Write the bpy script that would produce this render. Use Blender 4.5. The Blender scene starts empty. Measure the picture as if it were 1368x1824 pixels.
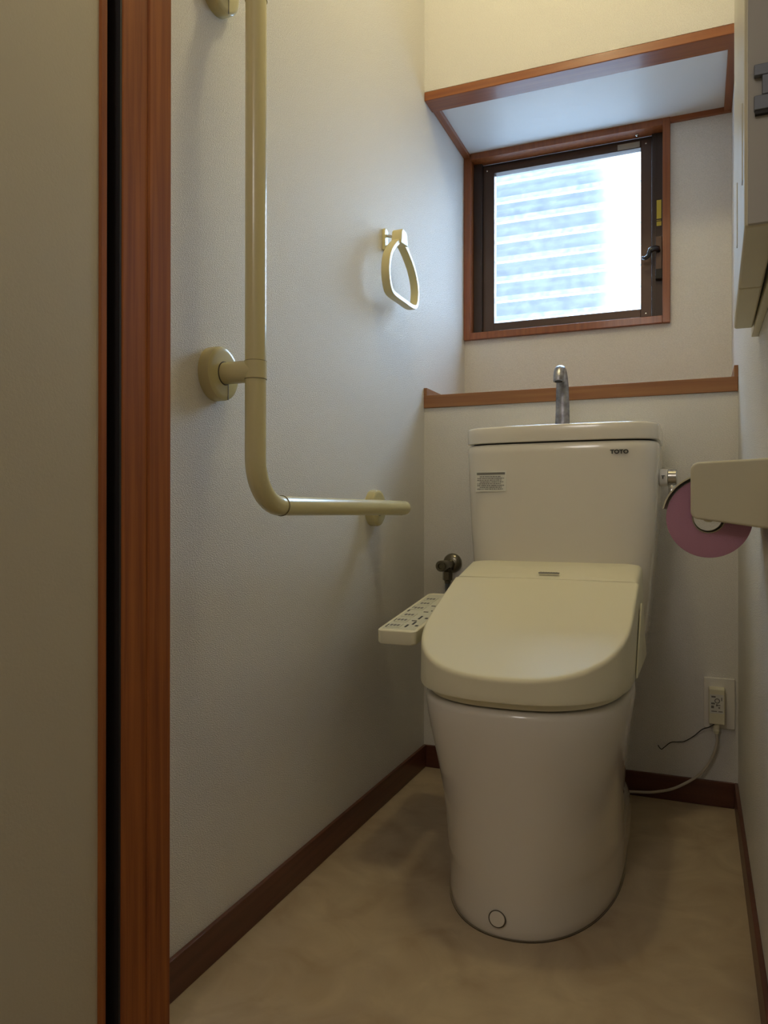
import bpy, bmesh, math, random
from mathutils import Vector, Matrix
random.seed(4)
PI = math.pi
D = bpy.data
C = bpy.context.scene.collection
S = bpy.context.scene

# ------------------------------------------------------------------ camera
FPX, YAW, PIT, ROL = 1347.96, 0.3932, 0.0014, 0.0012
cam = D.objects.new('camera', D.cameras.new('camera'))
C.objects.link(cam)
cam.data.sensor_fit = 'VERTICAL'
cam.data.sensor_height = 36.0
cam.data.lens = FPX / 1824 * 36.0
cam.data.clip_start = 0.01
F = Vector((-math.sin(YAW) * math.cos(PIT), math.cos(YAW) * math.cos(PIT), math.sin(PIT)))
R = Vector((math.cos(YAW), math.sin(YAW), 0))
U = R.cross(F)
R2 = math.cos(ROL) * R + math.sin(ROL) * U
U2 = -math.sin(ROL) * R + math.cos(ROL) * U
m = Matrix((R2, U2, -F)).transposed().to_4x4()
m.translation = Vector((0.6927, -1.9569, 0.6914))
cam.matrix_world = m
S.camera = cam

# ------------------------------------------------------------------ exposure, sky and lamps
S.view_settings.view_transform = 'Standard'
S.view_settings.look = 'None'
S.view_settings.gamma = 1
S.view_settings.use_curve_mapping = False
S.view_settings.exposure = 0.30
SKY = 0.86
LAMP_W = 7.7
LAMP_COL = (1.0, 0.89, 0.52)
HALL_W = 9.0
LAMP_AT = (0.39, -0.70, 2.34)

w = D.worlds.new('daylight'); S.world = w; w.use_nodes = True
nt = w.node_tree; N = nt.nodes; L = nt.links
bg = N['Background']
tc = N.new('ShaderNodeTexCoord'); sp = N.new('ShaderNodeSeparateXYZ')
L.new(tc.outputs['Generated'], sp.inputs[0])
# open bright sky to the right and overhead, a dimmer bluish quarter straight out and to the left
def smooth(sock, lo, hi):
    mr = N.new('ShaderNodeMapRange'); mr.interpolation_type = 'SMOOTHSTEP'
    mr.inputs['From Min'].default_value = lo; mr.inputs['From Max'].default_value = hi
    L.new(sock, mr.inputs['Value']); return mr.outputs[0]
mxx = N.new('ShaderNodeMath'); mxx.operation = 'MAXIMUM'
L.new(smooth(sp.outputs[0], -0.12, -0.03), mxx.inputs[0]); L.new(smooth(sp.outputs[2], 0.42, 0.62), mxx.inputs[1])
mx2 = N.new('ShaderNodeMath'); mx2.operation = 'MAXIMUM'
L.new(mxx.outputs[0], mx2.inputs[0])
lowr = N.new('ShaderNodeMapRange'); lowr.interpolation_type = 'SMOOTHSTEP'
lowr.inputs['From Min'].default_value = 0.16; lowr.inputs['From Max'].default_value = 0.02
L.new(sp.outputs[2], lowr.inputs['Value']); L.new(lowr.outputs[0], mx2.inputs[1])
cr = N.new('ShaderNodeMix'); cr.data_type = 'RGBA'
cr.inputs['A'].default_value = (0.48, 0.58, 0.72, 1)
cr.inputs['B'].default_value = (5.9, 7.4, 9.2, 1)
L.new(mx2.outputs[0], cr.inputs['Factor'])
side = N.new('ShaderNodeMapRange'); side.interpolation_type = 'SMOOTHSTEP'
side.inputs['From Min'].default_value = 0.30; side.inputs['From Max'].default_value = 0.75
side.inputs['To Min'].default_value = 2.2; side.inputs['To Max'].default_value = 0.55
L.new(sp.outputs[0], side.inputs['Value'])
grd = N.new('ShaderNodeMapRange'); grd.interpolation_type = 'SMOOTHSTEP'      # the ground outside gives back less light than the sky
grd.inputs['From Min'].default_value = -0.05; grd.inputs['From Max'].default_value = 0.16
grd.inputs['To Min'].default_value = 0.22; grd.inputs['To Max'].default_value = 1.0
L.new(sp.outputs[2], grd.inputs['Value'])
mul = N.new('ShaderNodeMath'); mul.operation = 'MULTIPLY'
L.new(side.outputs[0], mul.inputs[0]); L.new(grd.outputs[0], mul.inputs[1])
blend = N.new('ShaderNodeMix')     # the dimmer quarter keeps its own level
blend.inputs['A'].default_value = 1.0
L.new(mx2.outputs[0], blend.inputs['Factor']); L.new(mul.outputs[0], blend.inputs['B'])
vs = N.new('ShaderNodeVectorMath'); vs.operation = 'SCALE'
L.new(cr.outputs['Result'], vs.inputs[0]); L.new(blend.outputs['Result'], vs.inputs['Scale'])
L.new(vs.outputs[0], bg.inputs['Color'])
bg.inputs['Strength'].default_value = SKY

def lamp(name, loc, watts, col, radius, typ='POINT'):
    d = D.lights.new(name, typ); d.energy = watts; d.color = col
    d.shadow_soft_size = radius
    o = D.objects.new(name, d); C.objects.link(o); o.location = loc
    return o
lamp('ceiling_bulb_light', LAMP_AT, LAMP_W, LAMP_COL, 0.05)
lamp('hall_fill_light', (0.28, -2.75, 1.95), HALL_W, (1.0, 0.95, 0.93), 0.20)  # unseen fill light added behind the camera to brighten surfaces facing it
po = D.objects.new('window_portal', D.lights.new('window_portal', 'AREA')); C.objects.link(po)
po.data.shape = 'RECTANGLE'; po.data.size = 0.62; po.data.size_y = 0.64
po.data.cycles.is_portal = True
po.location = (0.31, 0.62, 1.545); po.rotation_euler = (-PI / 2, 0, 0)

# ------------------------------------------------------------------ materials
def mat(name, col, rough=0.5, metal=0.0, spec=0.5, coat=0.0, var=0.0, vscale=8.0, bump=None, col2=None, sub=0.0):
    mt = D.materials.new(name); mt.use_nodes = True
    nt = mt.node_tree; b = nt.nodes['Principled BSDF']
    b.inputs['Base Color'].default_value = (*col, 1)
    b.inputs['Roughness'].default_value = rough
    b.inputs['Metallic'].default_value = metal
    b.inputs['Specular IOR Level'].default_value = spec
    b.inputs['Coat Weight'].default_value = coat
    b.inputs['Coat Roughness'].default_value = 0.06
    geo = nt.nodes.new('ShaderNodeNewGeometry')
    if var > 0 or col2:
        n = nt.nodes.new('ShaderNodeTexNoise'); n.inputs['Scale'].default_value = vscale
        n.inputs['Detail'].default_value = 4
        nt.links.new(geo.outputs['Position'], n.inputs['Vector'])
        mx = nt.nodes.new('ShaderNodeMix'); mx.data_type = 'RGBA'
        c2 = col2 if col2 else tuple(min(1, x * (1 - var)) for x in col)
        mx.inputs['A'].default_value = (*col, 1); mx.inputs['B'].default_value = (*c2, 1)
        r = nt.nodes.new('ShaderNodeMapRange'); r.inputs['From Min'].default_value = 0.35; r.inputs['From Max'].default_value = 0.65
        nt.links.new(n.outputs['Fac'], r.inputs['Value'])
        nt.links.new(r.outputs[0], mx.inputs['Factor'])
        nt.links.new(mx.outputs['Result'], b.inputs['Base Color'])
    if bump:
        sc, st = bump
        n2 = nt.nodes.new('ShaderNodeTexNoise'); n2.inputs['Scale'].default_value = sc; n2.inputs['Detail'].default_value = 2
        nt.links.new(geo.outputs['Position'], n2.inputs['Vector'])
        bp = nt.nodes.new('ShaderNodeBump'); bp.inputs['Strength'].default_value = st; bp.inputs['Distance'].default_value = 0.001
        nt.links.new(n2.outputs['Fac'], bp.inputs['Height']); nt.links.new(bp.outputs[0], b.inputs['Normal'])
    return mt

def wallpaper(name, col):
    mt = D.materials.new(name); mt.use_nodes = True
    nt = mt.node_tree; b = nt.nodes['Principled BSDF']; N = nt.nodes; L = nt.links
    b.inputs['Roughness'].default_value = 0.50
    b.inputs['Specular IOR Level'].default_value = 0.40
    geo = N.new('ShaderNodeNewGeometry')
    mp = N.new('ShaderNodeMapping'); mp.inputs['Scale'].default_value = (1, 1, 2.6)
    L.new(geo.outputs['Position'], mp.inputs['Vector'])
    v = N.new('ShaderNodeTexNoise'); v.inputs['Scale'].default_value = 380; v.inputs['Detail'].default_value = 2
    L.new(mp.outputs[0], v.inputs['Vector'])
    n = N.new('ShaderNodeTexNoise'); n.inputs['Scale'].default_value = 230; n.inputs['Detail'].default_value = 3
    L.new(mp.outputs[0], n.inputs['Vector'])
    ad = N.new('ShaderNodeMath'); ad.operation = 'ADD'
    L.new(v.outputs['Fac'], ad.inputs[0]); L.new(n.outputs['Fac'], ad.inputs[1])
    bp = N.new('ShaderNodeBump'); bp.inputs['Strength'].default_value = 1.0; bp.inputs['Distance'].default_value = 0.0016
    L.new(ad.outputs[0], bp.inputs['Height']); L.new(bp.outputs[0], b.inputs['Normal'])
    mx = N.new('ShaderNodeMix'); mx.data_type = 'RGBA'
    mx.inputs['A'].default_value = (*[x * 0.90 for x in col], 1); mx.inputs['B'].default_value = (*col, 1)
    rr = N.new('ShaderNodeMapRange'); rr.inputs['From Min'].default_value = 0.35; rr.inputs['From Max'].default_value = 0.6
    L.new(v.outputs['Fac'], rr.inputs['Value']); L.new(rr.outputs[0], mx.inputs['Factor'])
    L.new(mx.outputs['Result'], b.inputs['Base Color'])
    return mt

def wood(name, c1, c2, axis=2, rough=0.4, coat=0.25, scale=1.0):
    mt = D.materials.new(name); mt.use_nodes = True
    nt = mt.node_tree; b = nt.nodes['Principled BSDF']; N = nt.nodes; L = nt.links
    geo = N.new('ShaderNodeNewGeometry')
    mp = N.new('ShaderNodeMapping'); s = [60 * scale] * 3; s[axis] = 2.0 * scale
    mp.inputs['Scale'].default_value = s
    L.new(geo.outputs['Position'], mp.inputs['Vector'])
    n = N.new('ShaderNodeTexNoise'); n.inputs['Scale'].default_value = 1.6; n.inputs['Detail'].default_value = 5
    n.inputs['Distortion'].default_value = 0.4
    L.new(mp.outputs[0], n.inputs['Vector'])
    r = N.new('ShaderNodeMapRange'); r.inputs['From Min'].default_value = 0.3; r.inputs['From Max'].default_value = 0.7
    L.new(n.outputs['Fac'], r.inputs['Value'])
    mx = N.new('ShaderNodeMix'); mx.data_type = 'RGBA'
    mx.inputs['A'].default_value = (*c1, 1); mx.inputs['B'].default_value = (*c2, 1)
    L.new(r.outputs[0], mx.inputs['Factor']); L.new(mx.outputs['Result'], b.inputs['Base Color'])
    b.inputs['Roughness'].default_value = rough
    b.inputs['Coat Weight'].default_value = coat; b.inputs['Coat Roughness'].default_value = 0.12
    bp = N.new('ShaderNodeBump'); bp.inputs['Strength'].default_value = 0.15; bp.inputs['Distance'].default_value = 0.0006
    L.new(n.outputs['Fac'], bp.inputs['Height']); L.new(bp.outputs[0], b.inputs['Normal'])
    return mt

M_wall = wallpaper('woven_wallpaper', (0.87, 0.84, 0.80))
M_hall = mat('hall_plaster', (0.55, 0.50, 0.42), 0.8)
M_soffit = mat('soffit_board', (0.74, 0.73, 0.71), 0.45, var=0.03, vscale=5)
M_trimX = wood('cedar_trim_along_x', (0.31, 0.095, 0.022), (0.22, 0.060, 0.016), 0)
M_trimY = wood('cedar_trim_along_y', (0.31, 0.095, 0.022), (0.22, 0.060, 0.016), 1)
M_trimZ = wood('cedar_trim_along_z', (0.31, 0.095, 0.022), (0.20, 0.054, 0.014), 2)
M_jambZ = wood('jamb_wood', (0.38, 0.120, 0.028), (0.22, 0.062, 0.017), 2, rough=0.55, coat=0.0)
M_jambZ.node_tree.nodes['Principled BSDF'].inputs['Specular IOR Level'].default_value = 0.22
M_baseX = wood('baseboard_wood_x', (0.12, 0.035, 0.016), (0.08, 0.022, 0.011), 0, rough=0.45, coat=0.2)
M_baseY = wood('baseboard_wood_y', (0.14, 0.045, 0.022), (0.09, 0.027, 0.014), 1, rough=0.45, coat=0.2)
M_ledge = wood('ledge_wood', (0.34, 0.15, 0.055), (0.25, 0.10, 0.035), 0, rough=0.55, coat=0.1)
M_porc = mat('ivory_porcelain', (0.80, 0.75, 0.66), 0.16, spec=0.5, coat=0.5)
M_seat = mat('ivory_plastic', (0.83, 0.78, 0.58), 0.36, spec=0.32, coat=0.0)
M_rail = mat('cream_rail_vinyl', (0.60, 0.53, 0.28), 0.24, spec=0.45, coat=0.25)
M_ring = mat('yellowed_plastic', (0.70, 0.62, 0.33), 0.3)
M_holder = mat('holder_plastic', (0.66, 0.61, 0.44), 0.35)
M_cab = mat('cabinet_cream', (0.70, 0.65, 0.48), 0.35)
M_cabend = mat('cabinet_end_grey', (0.44, 0.42, 0.38), 0.5)
M_grey = mat('slate_grey_metal', (0.17, 0.185, 0.22), 0.45, metal=0.3)
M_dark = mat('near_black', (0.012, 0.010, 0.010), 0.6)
M_line = mat('rail_joint_line', (0.22, 0.18, 0.08), 0.6)
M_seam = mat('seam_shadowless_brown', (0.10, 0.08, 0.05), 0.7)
M_bronze = mat('bronze_aluminium', (0.085, 0.055, 0.042), 0.38, metal=0.6)
M_bronzeD = mat('dark_bronze', (0.05, 0.035, 0.03), 0.42, metal=0.5)
M_chrome = mat('chrome', (0.62, 0.62, 0.60), 0.14, metal=1.0)
M_tap = mat('scaled_chrome', (0.42, 0.42, 0.46), 0.32, metal=0.9, var=0.45, vscale=70, bump=(400, 0.3))
M_valve = mat('tarnished_brass', (0.22, 0.20, 0.15), 0.25, metal=0.9)
M_hose = mat('grey_hose', (0.10, 0.11, 0.11), 0.45)
M_white = mat('white_plastic', (0.82, 0.78, 0.72), 0.4)
M_cord = mat('white_cord', (0.55, 0.49, 0.40), 0.45)
M_black = mat('black_wire', (0.02, 0.018, 0.016), 0.5)
M_ink = mat('dark_ink', (0.03, 0.028, 0.025), 0.6)
M_inkg = mat('grey_ink', (0.20, 0.19, 0.17), 0.6)
M_label = mat('label_paper', (0.78, 0.76, 0.68), 0.5)
M_silver = mat('silver_sticker', (0.35, 0.34, 0.30), 0.4)
M_yellow = mat('yellow_sticker', (0.62, 0.52, 0.06), 0.5)
M_paper = mat('mauve_paper', (0.52, 0.27, 0.37), 0.95, spec=0.1, bump=(500, 0.4))
M_core = mat('cardboard_core', (0.50, 0.44, 0.32), 0.9)
M_door = mat('door_laminate', (0.50, 0.44, 0.33), 0.45, bump=(300, 0.15))
M_knob = mat('black_latch', (0.02, 0.022, 0.028), 0.12, spec=0.7)
M_button = mat('panel_button', (0.66, 0.64, 0.50), 0.5)

# vinyl floor: beige cloudy marble
M_floor = mat('vinyl_floor', (0.44, 0.35, 0.24), 0.42, spec=0.35)
nt = M_floor.node_tree; N = nt.nodes; L = nt.links; b = N['Principled BSDF']
geo = N.new('ShaderNodeNewGeometry')
n1 = N.new('ShaderNodeTexNoise'); n1.inputs['Scale'].default_value = 9; n1.inputs['Detail'].default_value = 7; n1.inputs['Distortion'].default_value = 1.2
n2 = N.new('ShaderNodeTexNoise'); n2.inputs['Scale'].default_value = 3; n2.inputs['Detail'].default_value = 3
for n in (n1, n2): L.new(geo.outputs['Position'], n.inputs['Vector'])
rp = N.new('ShaderNodeValToRGB')
e = rp.color_ramp.elements
e[0].position = 0.32; e[0].color = (0.38, 0.28, 0.175, 1)
e[1].position = 0.68; e[1].color = (0.56, 0.45, 0.30, 1)
x = e.new(0.5); x.color = (0.46, 0.36, 0.24, 1)
ad = N.new('ShaderNodeMath'); ad.operation = 'ADD'; ad.inputs[1].default_value = 0
mm = N.new('ShaderNodeMix'); mm.inputs['Factor'].default_value = 0.35
L.new(n1.outputs['Fac'], mm.inputs['A']); L.new(n2.outputs['Fac'], mm.inputs['B'])
L.new(mm.outputs['Result'], rp.inputs[0]); L.new(rp.outputs[0], b.inputs['Base Color'])

# frosted glass and translucent louvre blades
def glassy(name, tcol, pw, trcol, gw, bump):
    mt = D.materials.new(name); mt.use_nodes = True
    nt = mt.node_tree; N = nt.nodes; L = nt.links; N.clear()
    out = N.new('ShaderNodeOutputMaterial')
    tr = N.new('ShaderNodeBsdfTransparent'); tr.inputs[0].default_value = (*tcol, 1)
    tl = N.new('ShaderNodeBsdfTranslucent'); tl.inputs[0].default_value = (*trcol, 1)
    gl = N.new('ShaderNodeBsdfGlossy'); gl.inputs['Roughness'].default_value = 0.15
    geo = N.new('ShaderNodeNewGeometry')
    n = N.new('ShaderNodeTexNoise'); n.inputs['Scale'].default_value = bump; n.inputs['Detail'].default_value = 2
    L.new(geo.outputs['Position'], n.inputs['Vector'])
    r = N.new('ShaderNodeMapRange'); r.inputs['From Min'].default_value = 0.3; r.inputs['From Max'].default_value = 0.7
    r.inputs['To Min'].default_value = pw * 0.4; r.inputs['To Max'].default_value = pw * 1.6
    L.new(n.outputs['Fac'], r.inputs['Value'])
    m1 = N.new('ShaderNodeMixShader'); m2 = N.new('ShaderNodeMixShader')
    L.new(r.outputs[0], m1.inputs[0]); L.new(tr.outputs[0], m1.inputs[1]); L.new(tl.outputs[0], m1.inputs[2])
    m2.inputs[0].default_value = gw
    L.new(m1.outputs[0], m2.inputs[1]); L.new(gl.outputs[0], m2.inputs[2]); L.new(m2.outputs[0], out.inputs[0])
    return mt
M_glass = glassy('frosted_pane', (0.97, 0.99, 1.0), 0.02, (0.9, 0.95, 1.0), 0.05, 380)
M_blade = glassy('milky_louvre_glass', (0.88, 0.925, 0.96), 0.04, (0.82, 0.88, 0.95), 0.06, 25)
M_overlap = glassy('pale_overlap_band', (1, 1, 1), 0.10, (0.85, 0.92, 1.0), 0.02, 60)
M_edge = glassy('bright_blade_edge', (1, 1, 1), 0.5, (0.95, 0.98, 1.0), 0.02, 60)

# ------------------------------------------------------------------ helpers
class Node:
    pass
def wloc(o):
    return Vector(o['_w'][:]) if '_w' in o else Vector((0, 0, 0))
TEMP = []
def obj(name, bm, m, parent=None, smooth=False, bevel=0, seg=2, origin=None, sub=0, auto=None):
    bmesh.ops.recalc_face_normals(bm, faces=bm.faces[:])
    me = D.meshes.new(name); bm.to_mesh(me); bm.free()
    vs = [v.co for v in me.vertices]
    if origin is None:
        lo = Vector((min(v[i] for v in vs) for i in range(3))); hi = Vector((max(v[i] for v in vs) for i in range(3)))
        origin = Vector(((lo.x + hi.x) / 2, (lo.y + hi.y) / 2, lo.z if parent is None else (lo.z + hi.z) / 2))
    origin = Vector(origin)
    me.transform(Matrix.Translation(-origin))
    o = D.objects.new(name, me); C.objects.link(o)
    if m: me.materials.append(m)
    o['_w'] = list(origin); TEMP.append(o)
    if parent is not None:
        o.parent = parent; o.location = origin - wloc(parent)
    else:
        o.location = origin
    if smooth:
        for p in me.polygons: p.use_smooth = True
    if auto:
        for p in me.polygons: p.use_smooth = True
        me.set_sharp_from_angle(angle=math.radians(auto))
    if bevel:
        md = o.modifiers.new('bevel', 'BEVEL'); md.width = bevel; md.segments = seg; md.limit_method = 'ANGLE'
        md.angle_limit = math.radians(40)
        for p in me.polygons: p.use_smooth = True
        me.set_sharp_from_angle(angle=math.radians(40))
        md.harden_normals = True
    if sub:
        md = o.modifiers.new('subd', 'SUBSURF'); md.levels = sub; md.render_levels = sub
    return o
def thing(name, label, cat, loc, group=None):
    o = D.objects.new(name, None); C.objects.link(o); o.location = loc
    o.empty_display_size = 0.05
    o['label'] = label; o['category'] = cat; o['_w'] = list(loc); TEMP.append(o)
    if group: o['group'] = group
    return o
def struct(o, label=None):
    o['kind'] = 'structure'
    return o
def nb(): return bmesh.new()
def box(bm, x0, x1, y0, y1, z0, z1):
    v = [bm.verts.new(p) for p in ((x0, y0, z0), (x1, y0, z0), (x1, y1, z0), (x0, y1, z0), (x0, y0, z1), (x1, y0, z1), (x1, y1, z1), (x0, y1, z1))]
    for f in ((0, 3, 2, 1), (4, 5, 6, 7), (0, 1, 5, 4), (1, 2, 6, 5), (2, 3, 7, 6), (3, 0, 4, 7)):
        bm.faces.new([v[i] for i in f])
    return v
def bx(*a):
    bm = nb(); box(bm, *a); return bm
def quadbox(bm, pts, d):
    """prism from a planar polygon pts extruded by vector d"""
    a = [bm.verts.new(p) for p in pts]; c = [bm.verts.new(Vector(p) + Vector(d)) for p in pts]
    bm.faces.new(a[::-1]); bm.faces.new(c)
    n = len(a)
    for i in range(n): bm.faces.new((a[i], a[(i + 1) % n], c[(i + 1) % n], c[i]))
def loft(bm, rings, cap0=True, cap1=True, closed=True):
    vr = [[bm.verts.new(p) for p in r] for r in rings]
    n = len(vr[0])
    for a, c in zip(vr, vr[1:]):
        for i in range(n if closed else n - 1):
            j = (i + 1) % n
            bm.faces.new((a[i], a[j], c[j], c[i]))
    def cap(r):
        s = Vector((0, 0, 0))
        for v in r: s += v.co
        cv = bm.verts.new(s / n)
        for i in range(n): bm.faces.new((r[i], r[(i + 1) % n], cv))
    if cap0: cap(vr[0])
    if cap1: cap(vr[-1])
    return vr
def tube(bm, pts, r, n=16, cap=True, ry=None, ref=None):
    """swept tube; r scalar or list; ry optional second radius list"""
    pts = [Vector(p) for p in pts]
    if not isinstance(r, (list, tuple)): r = [r] * len(pts)
    if ry is None: ry = r
    rings = []
    t0 = (pts[1] - pts[0]).normalized()
    up = Vector(ref) if ref else (Vector((0, 0, 1)) if abs(t0.z) < 0.9 else Vector((1, 0, 0)))
    a = (up - t0 * up.dot(t0)).normalized()
    for i, p in enumerate(pts):
        if i == 0: t = t0
        elif i == len(pts) - 1: t = (pts[-1] - pts[-2]).normalized()
        else: t = ((pts[i + 1] - p).normalized() + (p - pts[i - 1]).normalized()).normalized()
        a = (a - t * a.dot(t)).normalized(); c = t.cross(a)
        rings.append([p + a * (r[i] * math.cos(2 * PI * k / n)) + c * (ry[i] * math.sin(2 * PI * k / n)) for k in range(n)])
    loft(bm, rings, cap, cap)
def cyl(bm, p0, p1, r0, r1=None, n=32):
    tube(bm, [p0, p1], [r0, r0 if r1 is None else r1], n)
def lathe(bm, p, axis, prof, n=40):
    """prof list of (distance along axis, radius)"""
    ax = Vector(axis).normalized(); up = Vector((0, 0, 1)) if abs(ax.z) < 0.9 else Vector((1, 0, 0))
    a = (up - ax * up.dot(ax)).normalized(); c = ax.cross(a); p = Vector(p)
    rings = [[p + ax * d + a * (r * math.cos(2 * PI * k / n)) + c * (r * math.sin(2 * PI * k / n)) for k in range(n)] for d, r in prof]
    loft(bm, rings)
def catmull(P, n=8):
    P = [Vector(p) for p in P]; Q = [P[0] * 2 - P[1]] + P + [P[-1] * 2 - P[-2]]; out = []
    for i in range(1, len(Q) - 2):
        for k in range(n):
            t = k / n
            out.append(0.5 * ((2 * Q[i]) + (Q[i + 1] - Q[i - 1]) * t + (2 * Q[i - 1] - 5 * Q[i] + 4 * Q[i + 1] - Q[i + 2]) * t * t + (3 * Q[i] - Q[i - 1] - 3 * Q[i + 1] + Q[i + 2]) * t ** 3))
    out.append(P[-1]); return out
def spow(v, p): return math.copysign(abs(v) ** p, v)
def dring(xc, z, hw, yf, yc, yb, nf=2.4, nb_=3.0, hwr=None, n=96, zf=None):
    """closed D outline: rounded front to yf, back half to yb"""
    pts = []
    hwr = hw if hwr is None else hwr
    for k in range(n):
        t = 2 * PI * k / n
        c, s = math.cos(t), math.sin(t)
        if s <= 0:
            x = hw * spow(c, 2 / nf); y = yc + (yc - yf) * spow(s, 2 / nf)
        else:
            q = abs(s) ** (2 / nb_)
            x = (hw + (hwr - hw) * min(1, q)) * spow(c, 2 / nb_); y = yc + (yb - yc) * q
        zz = zf(y) if zf else z
        pts.append((xc + x, y, zz))
    return pts

W = 0.78
RD = 0.388           # depth of the window recess
ZC = 2.44            # ceiling
YD = -1.150          # where the room's left wall meets the door frame
# ------------------------------------------------------------------ the setting
struct(obj('floor', bx(-1.3, W + 0.1, -3.0, 0.1, -0.05, 0), M_floor))
struct(obj('wall_left', bx(-0.10, 0, YD - 0.01, 0.5, -0.05, ZC), M_wall))
struct(obj('wall_right', bx(W, W + 0.10, -3.0, 0.5, -0.05, ZC), M_wall))
struct(obj('wall_back_lower', bx(-0.1, W + 0.1, 0, 0.55, -0.05, 0.985), M_wall))
struct(obj('wall_back_upper', bx(-0.1, W + 0.1, 0.0, 0.5, 1.845, ZC), M_wall))
bm = nb()
WX0, WX1, WZ0, WZ1 = 0.012, 0.607, 1.254, 1.826
for a in ((-0.1, WX0, 0.985, 1.846), (WX1, W + 0.1, 0.985, 1.846), (WX0, WX1, 0.985, WZ0), (WX0, WX1, WZ1, 1.846)):
    box(bm, a[0], a[1], RD, 0.50, a[2], a[3])
struct(obj('wall_back_recess', bm, M_wall))
struct(obj('ceiling', bx(-1.3, W + 0.1, -3.0, 0.1, ZC, ZC + 0.05), M_hall))
# white board lining the top of the recess
struct(obj('ceiling_recess', bx(0.0, W, 0.004, RD, 1.836, 1.8455), M_soffit))
# hall around the camera
struct(obj('wall_hall_back', bx(-1.3, W + 0.1, -3.05, -2.95, -0.05, ZC), M_hall))
struct(obj('wall_hall_left', bx(-1.35, -1.25, -3.0, -1.25, -0.05, ZC), M_hall))
struct(obj('wall_hall_front', bx(-1.3, -0.05, -1.34, -1.25, -0.05, ZC), M_hall))

# baseboards
BH, BT = 0.0595, 0.008
struct(obj('baseboard_left', bx(0, BT, YD - 0.005, 0, 0, BH), M_baseY, bevel=0.0015))
struct(obj('baseboard_right', bx(W - BT, W, -1.5, 0, 0, BH), M_baseY, bevel=0.0015))
struct(obj('baseboard_back', bx(BT, W - BT, -BT, 0, 0, BH), M_baseX, bevel=0.0015))

# door frame on the left, standing proud of the wall: jamb board, stop strip and the dark hinge gap
t1 = struct(obj('trim_1', bx(-0.06, 0.0500, -1.2345, -1.187, 0, ZC), M_jambZ, bevel=0.003, seg=3))
struct(obj('trim_2', bx(-0.06, 0.0520, -1.1885, -1.1435, 0, ZC), M_jambZ, bevel=0.003, seg=3))
obj('gap_shade_strip', bx(-0.058, 0.0490, -1.2370, -1.2340, 0, ZC), M_dark, t1)  # black strip on the jamb side, painting the shade of the hinge gap
struct(obj('trim_3', bx(-0.10, -0.055, -1.30, -1.14, 0, ZC), M_dark))  # black filler standing in for the shade deep in the hinge gap
# door leaf standing open towards the camera
dl = obj('door_1', bx(0.006, 0.0420, -1.985, -1.262, 0.004, 2.02), M_door, bevel=0.001); struct(dl)
obj('door_edge', bx(0.005, 0.0450, -1.2645, -1.2530, 0.004, 2.02), M_jambZ, dl, bevel=0.002)

# wood fascia and slim frame around the recess top
struct(obj('trim_4', bx(0.0005, W - 0.0005, -0.004, 0.062, 1.8185, 1.8425), M_trimX, bevel=0.002))
struct(obj('trim_5', bx(0.0005, 0.020, 0.062, RD - 0.012, 1.8235, 1.8385), M_trimY, bevel=0.001))
struct(obj('trim_6', bx(W - 0.020, W - 0.0005, 0.062, RD - 0.012, 1.8235, 1.8385), M_trimY, bevel=0.001))
struct(obj('trim_7', bx(0.618, W - 0.0005, RD - 0.012, RD, 1.822, 1.8385), M_trimX, bevel=0.001))

# ledge along the bottom of the recess with its low side upstands
bm = nb(); box(bm, 0.0005, W - 0.0005, -0.006, RD - 0.001, 0.978, 1.0125)
lg = obj('trim_8', bm, M_ledge, bevel=0.0015); struct(lg)
obj('ledge_upstand', bx(0.0005, 0.009, -0.005, RD - 0.001, 1.0125, 1.033), M_ledge, lg)
obj('ledge_upstand', bx(W - 0.009, W - 0.0005, -0.005, RD - 0.001, 1.0125, 1.039), M_ledge, lg)

# ------------------------------------------------------------------ window
wr = bx(0.0005, 0.0225, RD - 0.014, 0.43, 1.2435, 1.8375)
box(wr, 0.5975, 0.6185, RD - 0.014, 0.43, 1.2435, 1.8375)
box(wr, 0.0225, 0.5975, RD - 0.014, 0.43, 1.2435, 1.2655)
box(wr, 0.0225, 0.5975, RD - 0.014, 0.43, 1.8165, 1.8375)
win = struct(obj('window_1', wr, M_trimZ, bevel=0.0015))
bm = nb()
box(bm, 0.0225, 0.050, 0.412, 0.47, 1.2655, 1.8165)
box(bm, 0.566, 0.5975, 0.418, 0.47, 1.2655, 1.8165)
box(bm, 0.050, 0.566, 0.430, 0.47, 1.2655, 1.2780)
box(bm, 0.050, 0.566, 0.430, 0.47, 1.8085, 1.8165)
fr = obj('window_frame', bm, M_bronzeD, win, bevel=0.001)
obj('frame_rib', bx(0.5735, 0.5765, 0.416, 0.42, 1.2655, 1.8165), M_bronzeD, fr)
bm = nb()
box(bm, 0.050, 0.0865, 0.428, 0.458, 1.2785, 1.8085)
box(bm, 0.534, 0.5645, 0.428, 0.458, 1.2785, 1.8085)
box(bm, 0.0865, 0.534, 0.428, 0.458, 1.2785, 1.3030)
box(bm, 0.0865, 0.534, 0.428, 0.458, 1.7865, 1.8085)
sash = obj('sash', bm, M_bronze, win, bevel=0.0012)
for zx in ((0.0625, 1.797), (0.549, 1.797), (0.549, 1.288)):
    bm = nb(); lathe(bm, (zx[0], 0.4285, zx[1]), (0, -1, 0), [(0, 0.0035), (0.001, 0.003), (0.0015, 0.001)], 16)
    obj('sash_screw', bm, M_chrome, sash, smooth=True)
bm = nb(); lathe(bm, (0.525, 0.405, 1.8168), (0, 0, -1), [(0, 0.006), (0.004, 0.005), (0.006, 0.002)], 16)
obj('buffer_stud', bm, M_chrome, win, smooth=True)
obj('pane', bx(0.0845, 0.536, 0.441, 0.445, 1.301, 1.7885), M_glass, win)
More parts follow.
